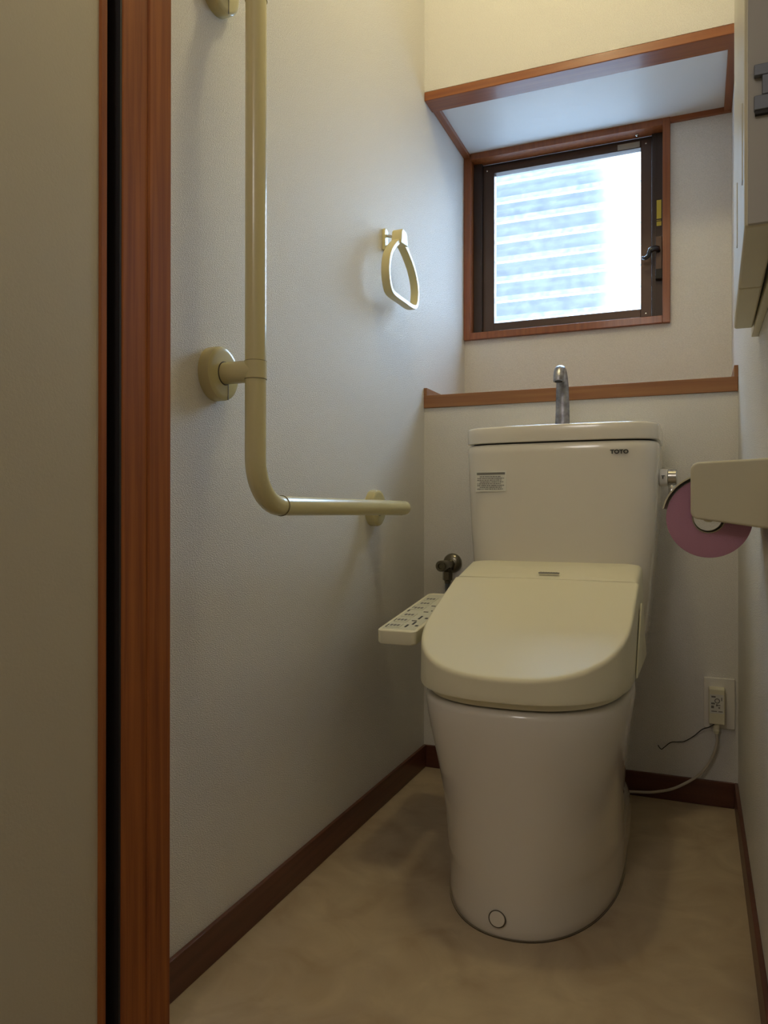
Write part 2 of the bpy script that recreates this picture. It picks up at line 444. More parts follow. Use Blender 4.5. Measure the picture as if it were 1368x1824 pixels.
obj('frame_label', bx(0.4675, 0.531, 0.4268, 0.428, 1.789, 1.8055), M_silver, win)
bm = nb(); box(bm, 0.5795, 0.5925, 0.4168, 0.418, 1.562, 1.617)
obj('sticker', bm, M_yellow, win)
bm = nb(); box(bm, 0.5795, 0.5925, 0.4168, 0.418, 1.541, 1.5535)
for i in range(4): box(bm, 0.5797 + i * 0.0032, 0.5817 + i * 0.0032, 0.4168, 0.418, 1.556, 1.5585)
obj('sticker', bm, M_yellow, win)
# crescent latch
bm = nb(); box(bm, 0.576, 0.5965, 0.404, 0.418, 1.392, 1.508)
lt = obj('latch', bm, M_bronze, win, bevel=0.003)
obj('latch_foot', bx(0.577, 0.5965, 0.401, 0.418, 1.380, 1.410), M_dark, lt, bevel=0.002)
bm = nb(); tube(bm, catmull([(0.586, 0.408, 1.463), (0.583, 0.394, 1.466), (0.572, 0.386, 1.465), (0.562, 0.384, 1.458), (0.558, 0.386, 1.446), (0.549, 0.388, 1.441), (0.543, 0.392, 1.444)], 6), [0.006] * 6 + [0.0085] * 12 + [0.006] * 13 + [0.0055] * 6, 16)
obj('latch_lever', bm, M_knob, lt, smooth=True)

# jalousie blades outside the pane
lv = thing('louvre_screen', 'milky glass louvre blades stacked outside the frosted window pane', 'louvre', (0.31, 0.52, 1.24))
for x0 in (0.020, 0.592):
    obj('louvre_rail', bx(x0, x0 + 0.012, 0.50, 0.545, 1.24, 1.83), M_bronzeD, lv)
pitch = 0.0655
for k in range(9):
    zb = 1.262 + k * pitch
    bm = nb()
    y0, y1, h = 0.505, 0.530, 0.078
    quadbox(bm, [(0.032, y0, zb), (0.032, y0 + 0.005, zb), (0.032, y1 + 0.005, zb + h), (0.032, y1, zb + h)], (0.560, 0, 0))
    bl = obj('louvre_blade', bm, M_blade, lv)
    bm = nb(); box(bm, 0.032, 0.592, y0 - 0.0015, y0 + 0.0055, zb - 0.0045, zb + 0.0005)
    obj('blade_edge', bm, M_edge, bl)  # bright strip painting the light caught along the blade's lower edge
    obj('overlap_light_band', bx(0.032, 0.592, y0 - 0.0015, y0 - 0.0005, zb + 0.0008, zb + 0.016), M_overlap, bl)  # pale strip added to paint the lighter zone where blades overlap

# ------------------------------------------------------------------ toilet
XC = 0.405
T = thing('toilet', 'ivory one-seat toilet with closed lid, standing on the floor against the back wall', 'toilet', (XC, -0.40, 0))
# bowl
bm = nb(); rings = []
#      z      hw     yf      yc     yb     nf   nb   hwr
SEC = [(0.000, 0.1555, -0.7450, -0.44, -0.075, 2.2, 6.0, 0.148),
       (0.004, 0.1575, -0.7475, -0.44, -0.072, 2.2, 6.0, 0.150),
       (0.020, 0.1580, -0.7475, -0.44, -0.072, 2.2, 6.0, 0.151),
       (0.050, 0.1580, -0.7475, -0.44, -0.072, 2.2, 6.0, 0.150),
       (0.070, 0.1580, -0.7485, -0.44, -0.075, 2.2, 5.5, 0.147),
       (0.085, 0.1580, -0.7495, -0.45, -0.082, 2.2, 5.0, 0.141),
       (0.100, 0.1585, -0.7505, -0.46, -0.095, 2.25, 4.6, 0.130),
       (0.115, 0.1585, -0.7515, -0.46, -0.120, 2.25, 4.0, 0.112),
       (0.130, 0.1590, -0.7530, -0.46, -0.16, 2.3, 3.4, 0.095),
       (0.160, 0.1600, -0.7560, -0.47, -0.18, 2.3, 3.0, 0.085),
       (0.200, 0.1625, -0.7610, -0.48, -0.19, 2.35, 2.8, 0.080),
       (0.240, 0.1665, -0.7665, -0.49, -0.19, 2.4, 2.8, 0.080),
       (0.280, 0.1720, -0.7725, -0.50, -0.18, 2.45, 2.8, 0.085),
       (0.315, 0.1775, -0.7780, -0.51, -0.15, 2.5, 3.0, 0.100),
       (0.340, 0.1810, -0.7805, -0.51, -0.11, 2.55, 3.4, 0.125),
       (0.366, 0.1835, -0.7825, -0.51, -0.09, 2.6, 3.6, 0.150),
       (0.373, 0.1820, -0.7805, -0.51, -0.09, 2.6, 3.6, 0.150),
       (0.377, 0.1780, -0.7760, -0.51, -0.09, 2.6, 3.6, 0.148),
       (0.378, 0.1700, -0.7660, -0.51, -0.09, 2.6, 3.6, 0.140)]
for z, hw, yf, yc, yb, nf, nbk, hwr in SEC:
    rings.append(dring(XC, z, hw, yf, yc, yb, nf, nbk, hwr))
loft(bm, rings, True, True)
bowl = obj('bowl', bm, M_porc, T, smooth=True)
# round blanking cap low on the front of the bowl
bm = nb()
cc = Vector((0.392, -0.7505, 0.0325)); ax = Vector((-0.03, -1, 0.0))
lathe(bm, cc + Vector((0, 0.004, 0)), ax, [(0, 0.0130), (0.0045, 0.0130), (0.0055, 0.0122), (0.0058, 0.0)], 32)
obj('bolt_cap', bm, M_porc, bowl, auto=40)
bm = nb()
pts = [cc + Vector((0.0137 * math.cos(a), 0.0012 * 0, 0.0137 * math.sin(a))) for a in [2 * PI * k / 40 for k in range(41)]]
tube(bm, pts, 0.0009, 6, cap=False)
obj('cap_seam', bm, M_seam, bowl)
# thin dark brown line where the base meets the floor
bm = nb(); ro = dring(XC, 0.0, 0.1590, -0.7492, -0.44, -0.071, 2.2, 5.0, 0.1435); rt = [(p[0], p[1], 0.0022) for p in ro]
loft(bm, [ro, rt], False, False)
obj('base_line', bm, M_seam, bowl)
# seat under the lid
bm = nb()
loft(bm, [dring(XC, 0.3805, 0.170, -0.770, -0.52, -0.36, 2.6, 6), dring(XC, 0.3815, 0.1735, -0.776, -0.52, -0.36, 2.6, 6), dring(XC, 0.391, 0.1735, -0.776, -0.52, -0.36, 2.6, 6)])
obj('seat', bm, M_seat, T, smooth=False, auto=40)
# lid: deep cap with sloping top
def ltop(y, d=0.0): return 0.5600 + 0.3514 * (y + 0.43) - d
bm = nb()
LY0 = -0.4318
def lring(off, zf, n=120):
    pts = []
    hw, yf, yc, nf = 0.1850 - off, -0.7950 + off, -0.56, 2.5
    pts_front = []
    m_ = 72
    for k in range(m_ + 1):
        t = PI + PI * k / m_
        x = hw * spow(math.cos(t), 2 / nf); y = yc + (yc - yf) * spow(math.sin(t), 2 / nf)
        pts_front.append((x, y))
    side = 10
    L_ = [(-hw - 0.002 * (1 - i / side) * 0, LY0 + (yc - LY0) * i / side) for i in range(side)]
    R_ = [(hw, yc + (LY0 - yc) * (i + 1) / side) for i in range(side)]
    back = [(hw - 2 * hw * i / 12, LY0) for i in range(1, 12)]
    for x, y in L_ + pts_front + R_ + back:
        pts.append((XC + x, y, zf(x, y)))
    return pts
def topz(x, y): return ltop(y) - 0.06 * x * x
rs = [lring(0.020, lambda x, y: 0.3965),
      lring(0.0035, lambda x, y: 0.3935), lring(0.0010, lambda x, y: 0.3945), lring(0.000, lambda x, y: 0.3975)]
for f in (0.25, 0.5, 0.75, 0.92, 1.0): rs.append(lring(0.000 + 0.001 * f, lambda x, y, f=f: 0.3975 + (topz(x, y) - 0.007 - 0.3975) * f))
rs += [lring(0.0012, lambda x, y: topz(x, y) - 0.0050), lring(0.0018, lambda x, y: topz(x, y) - 0.0028), lring(0.0032, lambda x, y: topz(x, y) - 0.0010), lring(0.0052, lambda x, y: topz(x, y) - 0.0002),
       lring(0.0065, lambda x, y: topz(x, y)), lring(0.012, lambda x, y: topz(x, y))]
for f in (0.9, 0.75, 0.55, 0.35, 0.15):
    base = lring(0.012, lambda x, y: 0)
    r_ = []
    for (x, y, z) in base:
        xx = XC + (x - XC) * f; yy = -0.60 + (y + 0.60) * f
        r_.append((xx, yy, topz(xx - XC, yy)))
    rs.append(r_)
loft(bm, rs, True, True)
# the ring's straight back edge is snug against the body; keep it vertical there
lid = obj('lid', bm, M_seat, T, auto=35)
# washlet body behind the lid
def bring(hw, y0, y1, r, zf, n=8):
    pts = []
    cs = [(hw - r, y0 + 0.001, -PI / 2, 0.001, 0.001), ]
    P = []
    def arc(cx, cy, a0, a1, rr):
        for i in range(n + 1):
            a = a0 + (a1 - a0) * i / n
            P.append((cx + rr * math.cos(a), cy + rr * math.sin(a)))
    arc(hw - 0.002, y0 + 0.002, -PI / 2, 0, 0.002)
    arc(hw - r, y1 - r, 0, PI / 2, r)
    arc(-hw + r, y1 - r, PI / 2, PI, r)
    arc(-hw + 0.002, y0 + 0.002, PI, 1.5 * PI, 0.002)
    return [(XC + x, y, zf(x, y)) for x, y in P]
def btop(x, y): return min(0.5605 + 0.36 * (y + 0.43), 0.5830 + 0.05 * (y + 0.365)) - 0.05 * x * x
bm = nb()
rs = [bring(0.1880, -0.4290, -0.2850, 0.02, lambda x, y: 0.395),
      bring(0.1900, -0.4290, -0.2840, 0.02, lambda x, y: 0.400),
      bring(0.1860, -0.4290, -0.2840, 0.02, lambda x, y: 0.450),
      bring(0.1835, -0.4290, -0.2840, 0.022, lambda x, y: 0.510),
      bring(0.1820, -0.4290, -0.2850, 0.024, lambda x, y: btop(x, y) - 0.010),
      bring(0.1800, -0.4290, -0.2860, 0.026, lambda x, y: btop(x, y) - 0.0045),
      bring(0.1765, -0.4285, -0.2900, 0.028, lambda x, y: btop(x, y) - 0.0012),
      bring(0.1710, -0.4280, -0.2960, 0.028, lambda x, y: btop(x, y))]
loft(bm, rs)
body = obj('washlet_body', bm, M_seat, T, auto=35)
# skirt of the body reaching forward beside the lid
for s in (-1, 1):
    bm = nb()
    quadbox(bm, [(XC + s * 0.1858, -0.4300, 0.3985), (XC + s * 0.1858, -0.545, 0.3985), (XC + s * 0.1858, -0.540, 0.4080), (XC + s * 0.1858, -0.4300, 0.5200)], (s * 0.0035, 0, 0))
    obj('body_cheek', bm, M_seat, T, bevel=0.001)
obj('badge', bx(0.392, 0.433, -0.408, -0.4005, 0.5680, 0.5712), M_silver, T)
bm = nb()
for i in range(7): box(bm, 0.395 + i * 0.0052, 0.3985 + i * 0.0052, -0.4062, -0.4025, 0.5705, 0.57155)
obj('badge_print', bm, M_inkg, T)

# side control panel with its buttons
def ptop(y): return 0.4665 + 0.130 * (y + 0.610)
bm = nb()
def pring(off, zf):
    x0, x1, y0, y1, r = 0.119 + off, 0.199 - off, -0.612 + off, -0.300 - off, 0.012
    P = []
    for cx, cy, a0 in ((x1 - r, y0 + r, -PI / 2), (x1 - r, y1 - r, 0), (x0 + r, y1 - r, PI / 2), (x0 + r, y0 + r, PI)):
        for i in range(7):
            a = a0 + PI / 2 * i / 6
            P.append((cx + r * math.cos(a), cy + r * math.sin(a)))
    return [(x, y, zf(y)) for x, y in P]
loft(bm, [pring(0.006, lambda y: ptop(y) - 0.0280), pring(0.0015, lambda y: ptop(y) - 0.0265), pring(0.0, lambda y: ptop(y) - 0.0235), pring(0.0, lambda y: ptop(y) - 0.0015), pring(0.0015, lambda y: ptop(y))])
cp = obj('control_panel', bm, M_seat, T, auto=35)
obj('panel_arm', bx(0.196, 0.222, -0.45, -0.31, 0.440, 0.475), M_seat, T, bevel=0.003)
def pplate(bm, x0, x1, y0, y1, h=0.0006):
    quadbox(bm, [(x0, y0, ptop(y0) - 0.0005), (x1, y0, ptop(y0) - 0.0005), (x1, y1, ptop(y1) - 0.0005), (x0, y1, ptop(y1) - 0.0005)], (0, 0, 0.0005 + h))
bm = nb(); pplate(bm, 0.126, 0.193, -0.600, -0.318, 0.0004)
obj('panel_sheet', bm, M_button, cp)
for y0 in (-0.592, -0.552, -0.512, -0.455, -0.415, -0.375):
    bm = nb(); pplate(bm, 0.131, 0.158, y0, y0 + 0.028, 0.0016)
    obj('button', bm, M_button, cp, bevel=0.0008)
bm = nb()
for (x, y, a, c_) in ((0.166, -0.585, 0.004, 0.018), (0.174, -0.565, 0.004, 0.020), (0.184, -0.575, 0.006, 0.007), (0.172, -0.525, 0.004, 0.024), (0.185, -0.520, 0.006, 0.008), (0.165, -0.540, 0.010, 0.004), (0.128, -0.590, 0.003, 0.020), (0.1285, -0.545, 0.003, 0.016), (0.1285, -0.470, 0.003, 0.014), (0.129, -0.440, 0.003, 0.015), (0.165, -0.470, 0.010, 0.004), (0.178, -0.460, 0.008, 0.005), (0.165, -0.420, 0.012, 0.004), (0.180, -0.400, 0.007, 0.005), (0.165, -0.350, 0.009, 0.004), (0.180, -0.345, 0.008, 0.004)):
    bm = nb(); pplate(bm, x, x + a, y, y + c_, 0.0009)
    obj('printed_mark', bm, M_ink, cp)
bm = nb()
for (x, y) in [(0.134, -0.584), (0.134, -0.544), (0.134, -0.504), (0.134, -0.447), (0.134, -0.407), (0.134, -0.367)]:
    for i in range(3):
        bm = nb(); pplate(bm, x + 0.001 + i * 0.007, x + 0.006 + i * 0.007, y, y + 0.011, 0.0019)
        obj('printed_mark', bm, M_inkg, cp)

# tank
bm = nb()
def tring(z, hw, yf, yb=-0.022, nf=7.0):
    return dring(XC, z, hw, yf, -0.15, yb, nf, 9.0, n=160)
TS = [(0.352, 0.150, -0.240), (0.356, 0.164, -0.252), (0.368, 0.174, -0.258), (0.400, 0.1800, -0.262), (0.440, 0.186, -0.265), (0.490, 0.1915, -0.268), (0.540, 0.1960, -0.271), (0.590, 0.2000, -0.274), (0.650, 0.2040, -0.277), (0.710, 0.2070, -0.279), (0.780, 0.2100, -0.281), (0.825, 0.2115, -0.282), (0.840, 0.2115, -0.282), (0.845, 0.2085, -0.279), (0.8465, 0.203, -0.273)]
loft(bm, [tring(*a) for a in TS])
# bow the front face outwards a little in the middle
for v in bm.verts:
    if v.co.y < -0.15:
        q = max(0, 1 - ((v.co.x - XC) / 0.215) ** 2)
        v.co.y -= 0.014 * q * min(1, (-0.15 - v.co.y) / 0.1)
tank = obj('tank', bm, M_porc, T, smooth=True)
bm = nb()
loft(bm, [tring(z, hw, yf) for z, hw, yf in ((0.8490, 0.204, -0.275), (0.8490, 0.2095, -0.281), (0.8505, 0.2120, -0.2835), (0.865, 0.2125, -0.284), (0.880, 0.2125, -0.284), (0.8838, 0.2112, -0.2828), (0.8855, 0.2085, -0.280), (0.8850, 0.2010, -0.272), (0.880, 0.195, -0.265), (0.862, 0.185, -0.250), (0.858, 0.10, -0.20))])
for v in bm.verts:
    if v.co.y < -0.15:
        q = max(0, 1 - ((v.co.x - XC) / 0.215) ** 2)
        v.co.y -= 0.014 * q * min(1, (-0.15 - v.co.y) / 0.1)
tl = obj('tank_lid', bm, M_porc, T, smooth=False, auto=50)
bm = nb(); loft(bm, [tring(z, 0.200, -0.271) for z in (0.8440, 0.8500)], False, False)
obj('lid_gap', bm, M_dark, tl)
# hand-wash spout
P = catmull([(0.395, -0.135, 0.858), (0.395, -0.133, 0.900), (0.395, -0.131, 0.950), (0.395, -0.133, 0.990), (0.395, -0.142, 1.016), (0.395, -0.158, 1.028), (0.395, -0.176, 1.023), (0.395, -0.186, 1.008), (0.395, -0.188, 0.996)], 6)
n = len(P); rx = [0.0185 - 0.0062 * min(1, (i / n) / 0.6) for i in range(n)]
bm = nb(); tube(bm, P, [0.010] * n, 24, ry=rx, ref=(0, 1, 0))
tap = obj('spout', bm, M_tap, T, smooth=True)
bm = nb(); lathe(bm, (0.395, -0.188, 0.9985), (0, -0.05, -1), [(0, 0.0090), (0.0040, 0.0090), (0.0040, 0.0)], 20)
obj('spout_mouth', bm, M_dark, tap)
# lever on the right of the tank
bm = nb(); lathe(bm, (0.6145, -0.195, 0.770), (1, 0, 0), [(0, 0.0165), (0.001, 0.0185), (0.0165, 0.0185), (0.0175, 0.0175)], 36)
lev = obj('flush_dial', bm, M_white, T, auto=40)
obj('dial_mark', bx(0.6215, 0.6235, -0.2155, -0.2130, 0.7660, 0.7715), M_ink, lev)
obj('dial_mark', bx(0.6195, 0.6265, -0.2155, -0.2128, 0.7722, 0.7735), M_ink, lev)
bm = nb(); lathe(bm, (0.632, -0.195, 0.770), (1, 0, 0), [(0, 0.0150), (0.001, 0.0175), (0.017, 0.0175), (0.019, 0.0155), (0.0195, 0.0)], 36)
lh = obj('flush_lever', bm, M_chrome, T, auto=40)
bm = nb(); tube(bm, [(0.641, -0.200, 0.762), (0.641, -0.205, 0.740), (0.639, -0.210, 0.712)], [0.008, 0.007, 0.006], 16, ry=[0.004, 0.0035, 0.003], ref=(1, 0, 0))
obj('lever_arm', bm, M_chrome, T, smooth=True)
# maker's name and the notice label
def text(name, s, size, loc, m, parent, ext=0.0004, wide=1.0):
    cu = D.curves.new(name, 'FONT'); cu.body = s; cu.size = size; cu.extrude = ext; cu.offset = size * 0.035
    cu.align_x = 'CENTER'; cu.align_y = 'CENTER'
    o = D.objects.new('tmp', cu); C.objects.link(o)
    dg = bpy.context.evaluated_depsgraph_get(); me = D.meshes.new_from_object(o.evaluated_get(dg))
    D.objects.remove(o)
    bm = nb(); bm.from_mesh(me)
    mt_ = Matrix.Translation(loc) @ Matrix.Rotation(PI / 2, 4, 'X') @ Matrix.Diagonal((wide, 1, 1, 1))
    bmesh.ops.transform(bm, matrix=mt_, verts=bm.verts[:])
    for v in bm.verts: v.co.y += tfy(v.co.x) - tfy(loc[0])      # follow the bowed tank front
    return obj(name, bm, m, parent)
def tfy(x):   # y of the tank's front face near the top
    q = max(0, 1 - ((x - XC) / 0.215) ** 2)
    return -0.2815 - 0.014 * q
text('maker_name', 'TOTO', 0.0115, (0.5395, tfy(0.5395) - 0.0012, 0.8215), M_ink, tank, ext=0.0012, wide=1.12)
lx0, lx1, lz0, lz1 = 0.2255, 0.2975, 0.7405, 0.7865
def slab(bm, x0, x1, z0, z1, d0=0.0, d1=0.0008):
    f = lambda x: tfy(x) + 0.0010
    quadbox(bm, [(x0, f(x0) - d0, z0), (x1, f(x1) - d0, z0), (x1, f(x1) - d0, z1), (x0, f(x0) - d0, z1)], (0, -d1, 0))
bm = nb(); slab(bm, lx0, lx1, lz0, lz1, 0, 0.0016)
lb = obj('notice_label', bm, M_label, tank)
bm = nb(); slab(bm, lx0 + 0.003, lx1 - 0.003, lz1 - 0.0085, lz1 - 0.0035, 0.0014, 0.0006)
obj('label_header', bm, M_inkg, lb)
bm = nb()
for r_ in range(8):
    z = lz1 - 0.0125 - r_ * 0.0040; x = lx0 + (0.004 if r_ % 3 else 0.010)
    while x < lx1 - (0.006 if r_ % 2 else 0.012):
        wd = random.uniform(0.001, 0.0035)
        slab(bm, x, x + wd, z - 0.0012, z + 0.0008, 0.0014, 0.0006); x += wd + random.uniform(0.0005, 0.0022)
obj('label_print', bm, M_inkg, lb)

# ------------------------------------------------------------------ water stop valve
V = thing('stop_valve', 'tarnished metal water stop valve on the back wall left of the tank', 'valve', (0.080, 0, 0.555))
bm = nb(); lathe(bm, (0.082, 0.0, 0.557), (0, -1, 0), [(0, 0.026), (0.003, 0.0262), (0.008, 0.024), (0.012, 0.019), (0.0145, 0.012), (0.015, 0.0)], 36)
obj('escutcheon', bm, M_valve, V, smooth=True)
bm = nb(); cyl(bm, (0.080, -0.012, 0.555), (0.075, -0.065, 0.553), 0.0125); 
obj('valve_body', bm, M_valve, V, auto=40)
bm = nb(); lathe(bm, (0.075, -0.060, 0.553), (-0.09, -1, 0), [(0, 0.0125), (0.001, 0.0145), (0.018, 0.0145), (0.021, 0.0125), (0.021, 0.007), (0.017, 0.006)], 32)
obj('valve_cap', bm, M_valve, V, auto=40)
bm = nb(); lathe(bm, (0.080, -0.040, 0.545), (0, 0, -1), [(0, 0.010), (0.008, 0.011), (0.009, 0.0135), (0.030, 0.0135), (0.033, 0.009), (0.040, 0.008)], 6)
obj('coupling_nut', bm, M_valve, V)
bm = nb(); tube(bm, catmull([(0.080, -0.040, 0.508), (0.082, -0.042, 0.47), (0.095, -0.055, 0.43), (0.14, -0.09, 0.40), (0.20, -0.15, 0.40), (0.235, -0.16, 0.41)], 8), 0.0065, 14)
obj('supply_hose', bm, M_hose, V, smooth=True)

# ------------------------------------------------------------------ handrail
H = thing('handrail', 'cream L-shaped handrail fixed to the left wall by round flanges', 'handrail', (0.0, -0.975, 0.70))
BX, BY, BZ, BR = 0.075, -0.975, 0.703, 0.0160
def flange(y, z, split=False):
    bm = nb(); lathe(bm, (0, y, z), (1, 0, 0), [(0, 0.0415), (0.014, 0.0415), (0.0175, 0.0405), (0.0195, 0.0375), (0.0200, 0.033), (0.0200, 0.0)], 56)
    f = obj('flange', bm, M_rail, H, auto=35)
    if split:
        bm = nb(); box(bm, 0.0196, 0.0206, y + 0.008, y + 0.0092, z - 0.040, z - 0.012)
        obj('flange_seam', bm, M_inkg, f)
    return f
def arm(y, z, x1):
    bm = nb(); cyl(bm, (0.019, y, z), (x1, y, z), 0.0168, n=40)
    a = obj('bracket_arm', bm, M_rail, H, auto=35)
    bm = nb(); lathe(bm, (0.0195, y, z), (1, 0, 0), [(0, 0.0185), (0.0012, 0.0182), (0.0014, 0.0160)], 40)
    obj('arm_collar', bm, M_seam, a, auto=35)
flange(BY, 0.906, True); arm(BY, 0.906, BX)
flange(BY, 1.505, True); arm(BY, 1.505, BX - 0.01)
flange(-0.360, BZ); arm(-0.360, BZ, BX)
def ringline(p, ax, r=BR + 0.0010):
    bm = nb(); lathe(bm, Vector(p) - Vector(ax) * 0.0005, ax, [(0, r - 0.001), (0, r), (0.0009, r), (0.0009, r - 0.001)], 40); return bm
bm = nb(); cyl(bm, (BX, BY, 0.8935), (BX, BY, 0.9205), BR + 0.0008, n=40)
obj('tee_sleeve', bm, M_rail, H, auto=35)
for z in (0.8935, 0.9205, 1.466): obj('joint_line', ringline((BX, BY, z), (0, 0, 1)), M_line, H)
bm = nb(); cyl(bm, (BX, BY, 0.775), (BX, BY, 1.470), BR, n=40)
obj('upright_bar', bm, M_rail, H, auto=35)
bm = nb(); tube(bm, [(BX, BY, 1.466)] + [(BX - 0.040 * (1 - math.cos(a)), BY, 1.466 + 0.040 * math.sin(a)) for a in [PI / 2 * k / 10 for k in range(11)]] + [(0.02, BY, 1.506)], BR + 0.0005, 32)
obj('top_elbow', bm, M_rail, H, smooth=True)
RE = 0.072
bm = nb(); tube(bm, [(BX, BY, 0.7755), (BX, BY, BZ + RE)] + [(BX, BY + RE * (1 - math.cos(a)), BZ + RE - RE * math.sin(a)) for a in [PI / 2 * k / 14 for k in range(1, 15)]] + [(BX, BY + RE + 0.004, BZ)], BR, 40)
obj('elbow', bm, M_rail, H, smooth=True)
ye = BY + RE + 0.004
obj('joint_line', ringline((BX, ye, BZ), (0, 1, 0)), M_line, H)
bm = nb(); lathe(bm, (BX, ye, BZ), (0, 1, 0), [(0, BR)] + [(d, BR) for d in (0.1, 0.3, 0.5)] + [(-0.352 - ye, BR), (-0.346 - ye, BR * 0.96), (-0.341 - ye, BR * 0.82), (-0.338 - ye, BR * 0.55), (-0.3365 - ye, BR * 0.2)], 40)
obj('level_bar', bm, M_rail, H, auto=50)

# ------------------------------------------------------------------ hanging grab ring
G = thing('grab_ring', 'small yellowed plastic pull ring hanging from a hook on the left wall', 'ring', (0.0, -0.29, 1.33))
ol = [(-0.302, 1.330), (-0.330, 1.309), (-0.352, 1.286), (-0.362, 1.262), (-0.363, 1.236), (-0.354, 1.212), (-0.334, 1.200), (-0.270, 1.199), (-0.205, 1.200), (-0.180, 1.212), (-0.172, 1.240), (-0.178, 1.268), (-0.200, 1.296), (-0.232, 1.318), (-0.262, 1.332), (-0.282, 1.336)]
pts = [Vector((0, a, b_)) for a, b_ in ol]
cl = catmull(pts + [pts[0]], 6)[:-1]
cy = sum(p.y for p in cl) / len(cl); cz = sum(p.z for p in cl) / len(cl)
bm = nb(); prof = [(-0.0045, -0.010), (-0.0055, -0.007), (-0.0055, 0.007), (-0.0045, 0.010), (0.0045, 0.010), (0.0055, 0.007), (0.0055, -0.007), (0.0045, -0.010)]
rings = []
for i, p in enumerate(cl):
    t = (cl[(i + 1) % len(cl)] - cl[i - 1]).normalized(); nn = Vector((0, t.z, -t.y))
    rings.append([Vector((0.036 + d, p.y, p.z)) + nn * o_ for o_, d in prof])
vr = [[bm.verts.new(q) for q in r] for r in rings]
for i in range(len(vr)):
    a, c_ = vr[i], vr[(i + 1) % len(vr)]
    for k in range(8): bm.faces.new((a[k], a[(k + 1) % 8], c_[(k + 1) % 8], c_[k]))
obj('ring_loop', bm, M_ring, G, smooth=False, auto=35)
bm = nb(); quadbox(bm, [(0.024, -0.304, 1.326), (0.024, -0.298, 1.357), (0.024, -0.292, 1.362), (0.024, -0.270, 1.362), (0.024, -0.264, 1.357), (0.024, -0.258, 1.330)], (0.026, 0, 0))
obj('ring_hanger', bm, M_ring, G, bevel=0.002)
bm = nb(); quadbox(bm, [(0.0, -0.302, 1.316), (0.0, -0.302, 1.362), (0.0, -0.297, 1.368), (0.0, -0.285, 1.368), (0.0, -0.280, 1.362), (0.0, -0.280, 1.316)], (0.008, 0, 0))
obj('hook_plate', bm, M_ring, G, bevel=0.002)
bm = nb(); tube(bm, catmull([(0.006, -0.290, 1.352), (0.016, -0.289, 1.350), (0.028, -0.287, 1.345), (0.034, -0.286, 1.350)], 5), 0.0035, 12)
obj('hook', bm, M_chrome, G, smooth=True)
bm = nb(); lathe(bm, (0.008, -0.291, 1.325), (1, 0, 0), [(0, 0.0045), (0.002, 0.004), (0.003, 0.002)], 16)
obj('hook_screw', bm, M_chrome, G, smooth=True)

# ------------------------------------------------------------------ paper holder and roll on the right wall
PH = thing('paper_holder', 'cream plastic paper roll holder fixed to the right wall', 'holder', (W, -0.78, 0.72))
def armplate(y0, y1, name):
    x0, x1 = 0.6835, 0.768
    P_ = []
    r = 0.011
    for cx, cz_, a0 in ((x1 - r, 0.680 + r, -PI / 2), (x1 - r, 0.760 - r, 0), (x0 + r, 0.7605 - r, PI / 2), (x0 + r, 0.6835 + r, PI)):
        if cx > 0.74:
            P_.append((0.7795, y0, 0.671 if a0 < 0 else 0.7640)); continue
        for i in range(7):
            a = a0 + PI / 2 * i / 6; P_.append((cx + r * math.cos(a), y0, cz_ + r * math.sin(a)))
    bm = nb(); quadbox(bm, P_, (0, y1 - y0, 0)); return obj(name, bm, M_holder, PH, bevel=0.0035, seg=3)
armplate(-0.858, -0.835, 'end_arm'); armplate(-0.700, -0.680, 'end_arm')
obj('back_plate', bx(0.772, 0.7795, -0.838, -0.698, 0.672, 0.764), M_holder, PH, bevel=0.002)
rc = (0.7065, 0.6855)
bm = nb()
o_, i_ = [], []
for k in range(17):
    a = math.radians(168 - k * 6.5)
    o_.append((rc[0] + 0.0610 * math.cos(a), rc[1] + 0.0610 * math.sin(a))); i_.append((rc[0] + 0.0590 * math.cos(a), rc[1] + 0.0590 * math.sin(a)))
o_ = [(min(x, 0.7719), z) for x, z in o_]; i_ = [(min(x, 0.7719), z) for x, z in i_]
lo_ = o_ + i_[::-1]
a_ = [bm.verts.new((x, -0.833, z)) for x, z in lo_]; c2 = [bm.verts.new((x, -0.702, z)) for x, z in lo_]
nn_ = len(lo_)
for k in range(nn_): bm.faces.new((a_[k], a_[(k + 1) % nn_], c2[(k + 1) % nn_], c2[k]))
for vv in (a_, c2):
    for k in range(16): bm.faces.new((vv[k], vv[k + 1], vv[nn_ - 2 - k], vv[nn_ - 1 - k]))
obj('paper_cutter', bm, M_cab, PH, auto=40)
bm = nb(); cyl(bm, (rc[0], -0.836, rc[1] + 0.004), (rc[0], -0.699, rc[1] + 0.004), 0.010, n=24)
obj('spindle', bm, M_holder, PH, auto=40)
RL = thing('toilet_roll', 'mauve toilet paper roll hanging in the cream holder on the right wall', 'toilet paper', (rc[0], -0.77, rc[1] - 0.055))
bm = nb()
ro, ri = 0.0550, 0.0215
prof = [(-0.826, ri), (-0.826, ro - 0.002), (-0.8245, ro), (-0.7115, ro), (-0.710, ro - 0.002), (-0.710, ri)]
K = 72
vr = [[bm.verts.new((rc[0] + r * math.cos(2 * PI * k / K), y, rc[1] + r * math.sin(2 * PI * k / K))) for k in range(K)] for y, r in prof]
for i in range(len(vr)):
    a, c_ = vr[i], vr[(i + 1) % len(vr)]
    for k in range(K): bm.faces.new((a[k], a[(k + 1) % K], c_[(k + 1) % K], c_[k]))
obj('paper', bm, M_paper, RL, auto=40)
bm = nb(); vr = []
for y, r in ((-0.8265, 0.0213), (-0.8265, 0.0200), (-0.7095, 0.0200), (-0.7095, 0.0213)):
    vr.append([bm.verts.new((rc[0] + r * math.cos(2 * PI * k / K), y, rc[1] + r * math.sin(2 * PI * k / K))) for k in range(K)])
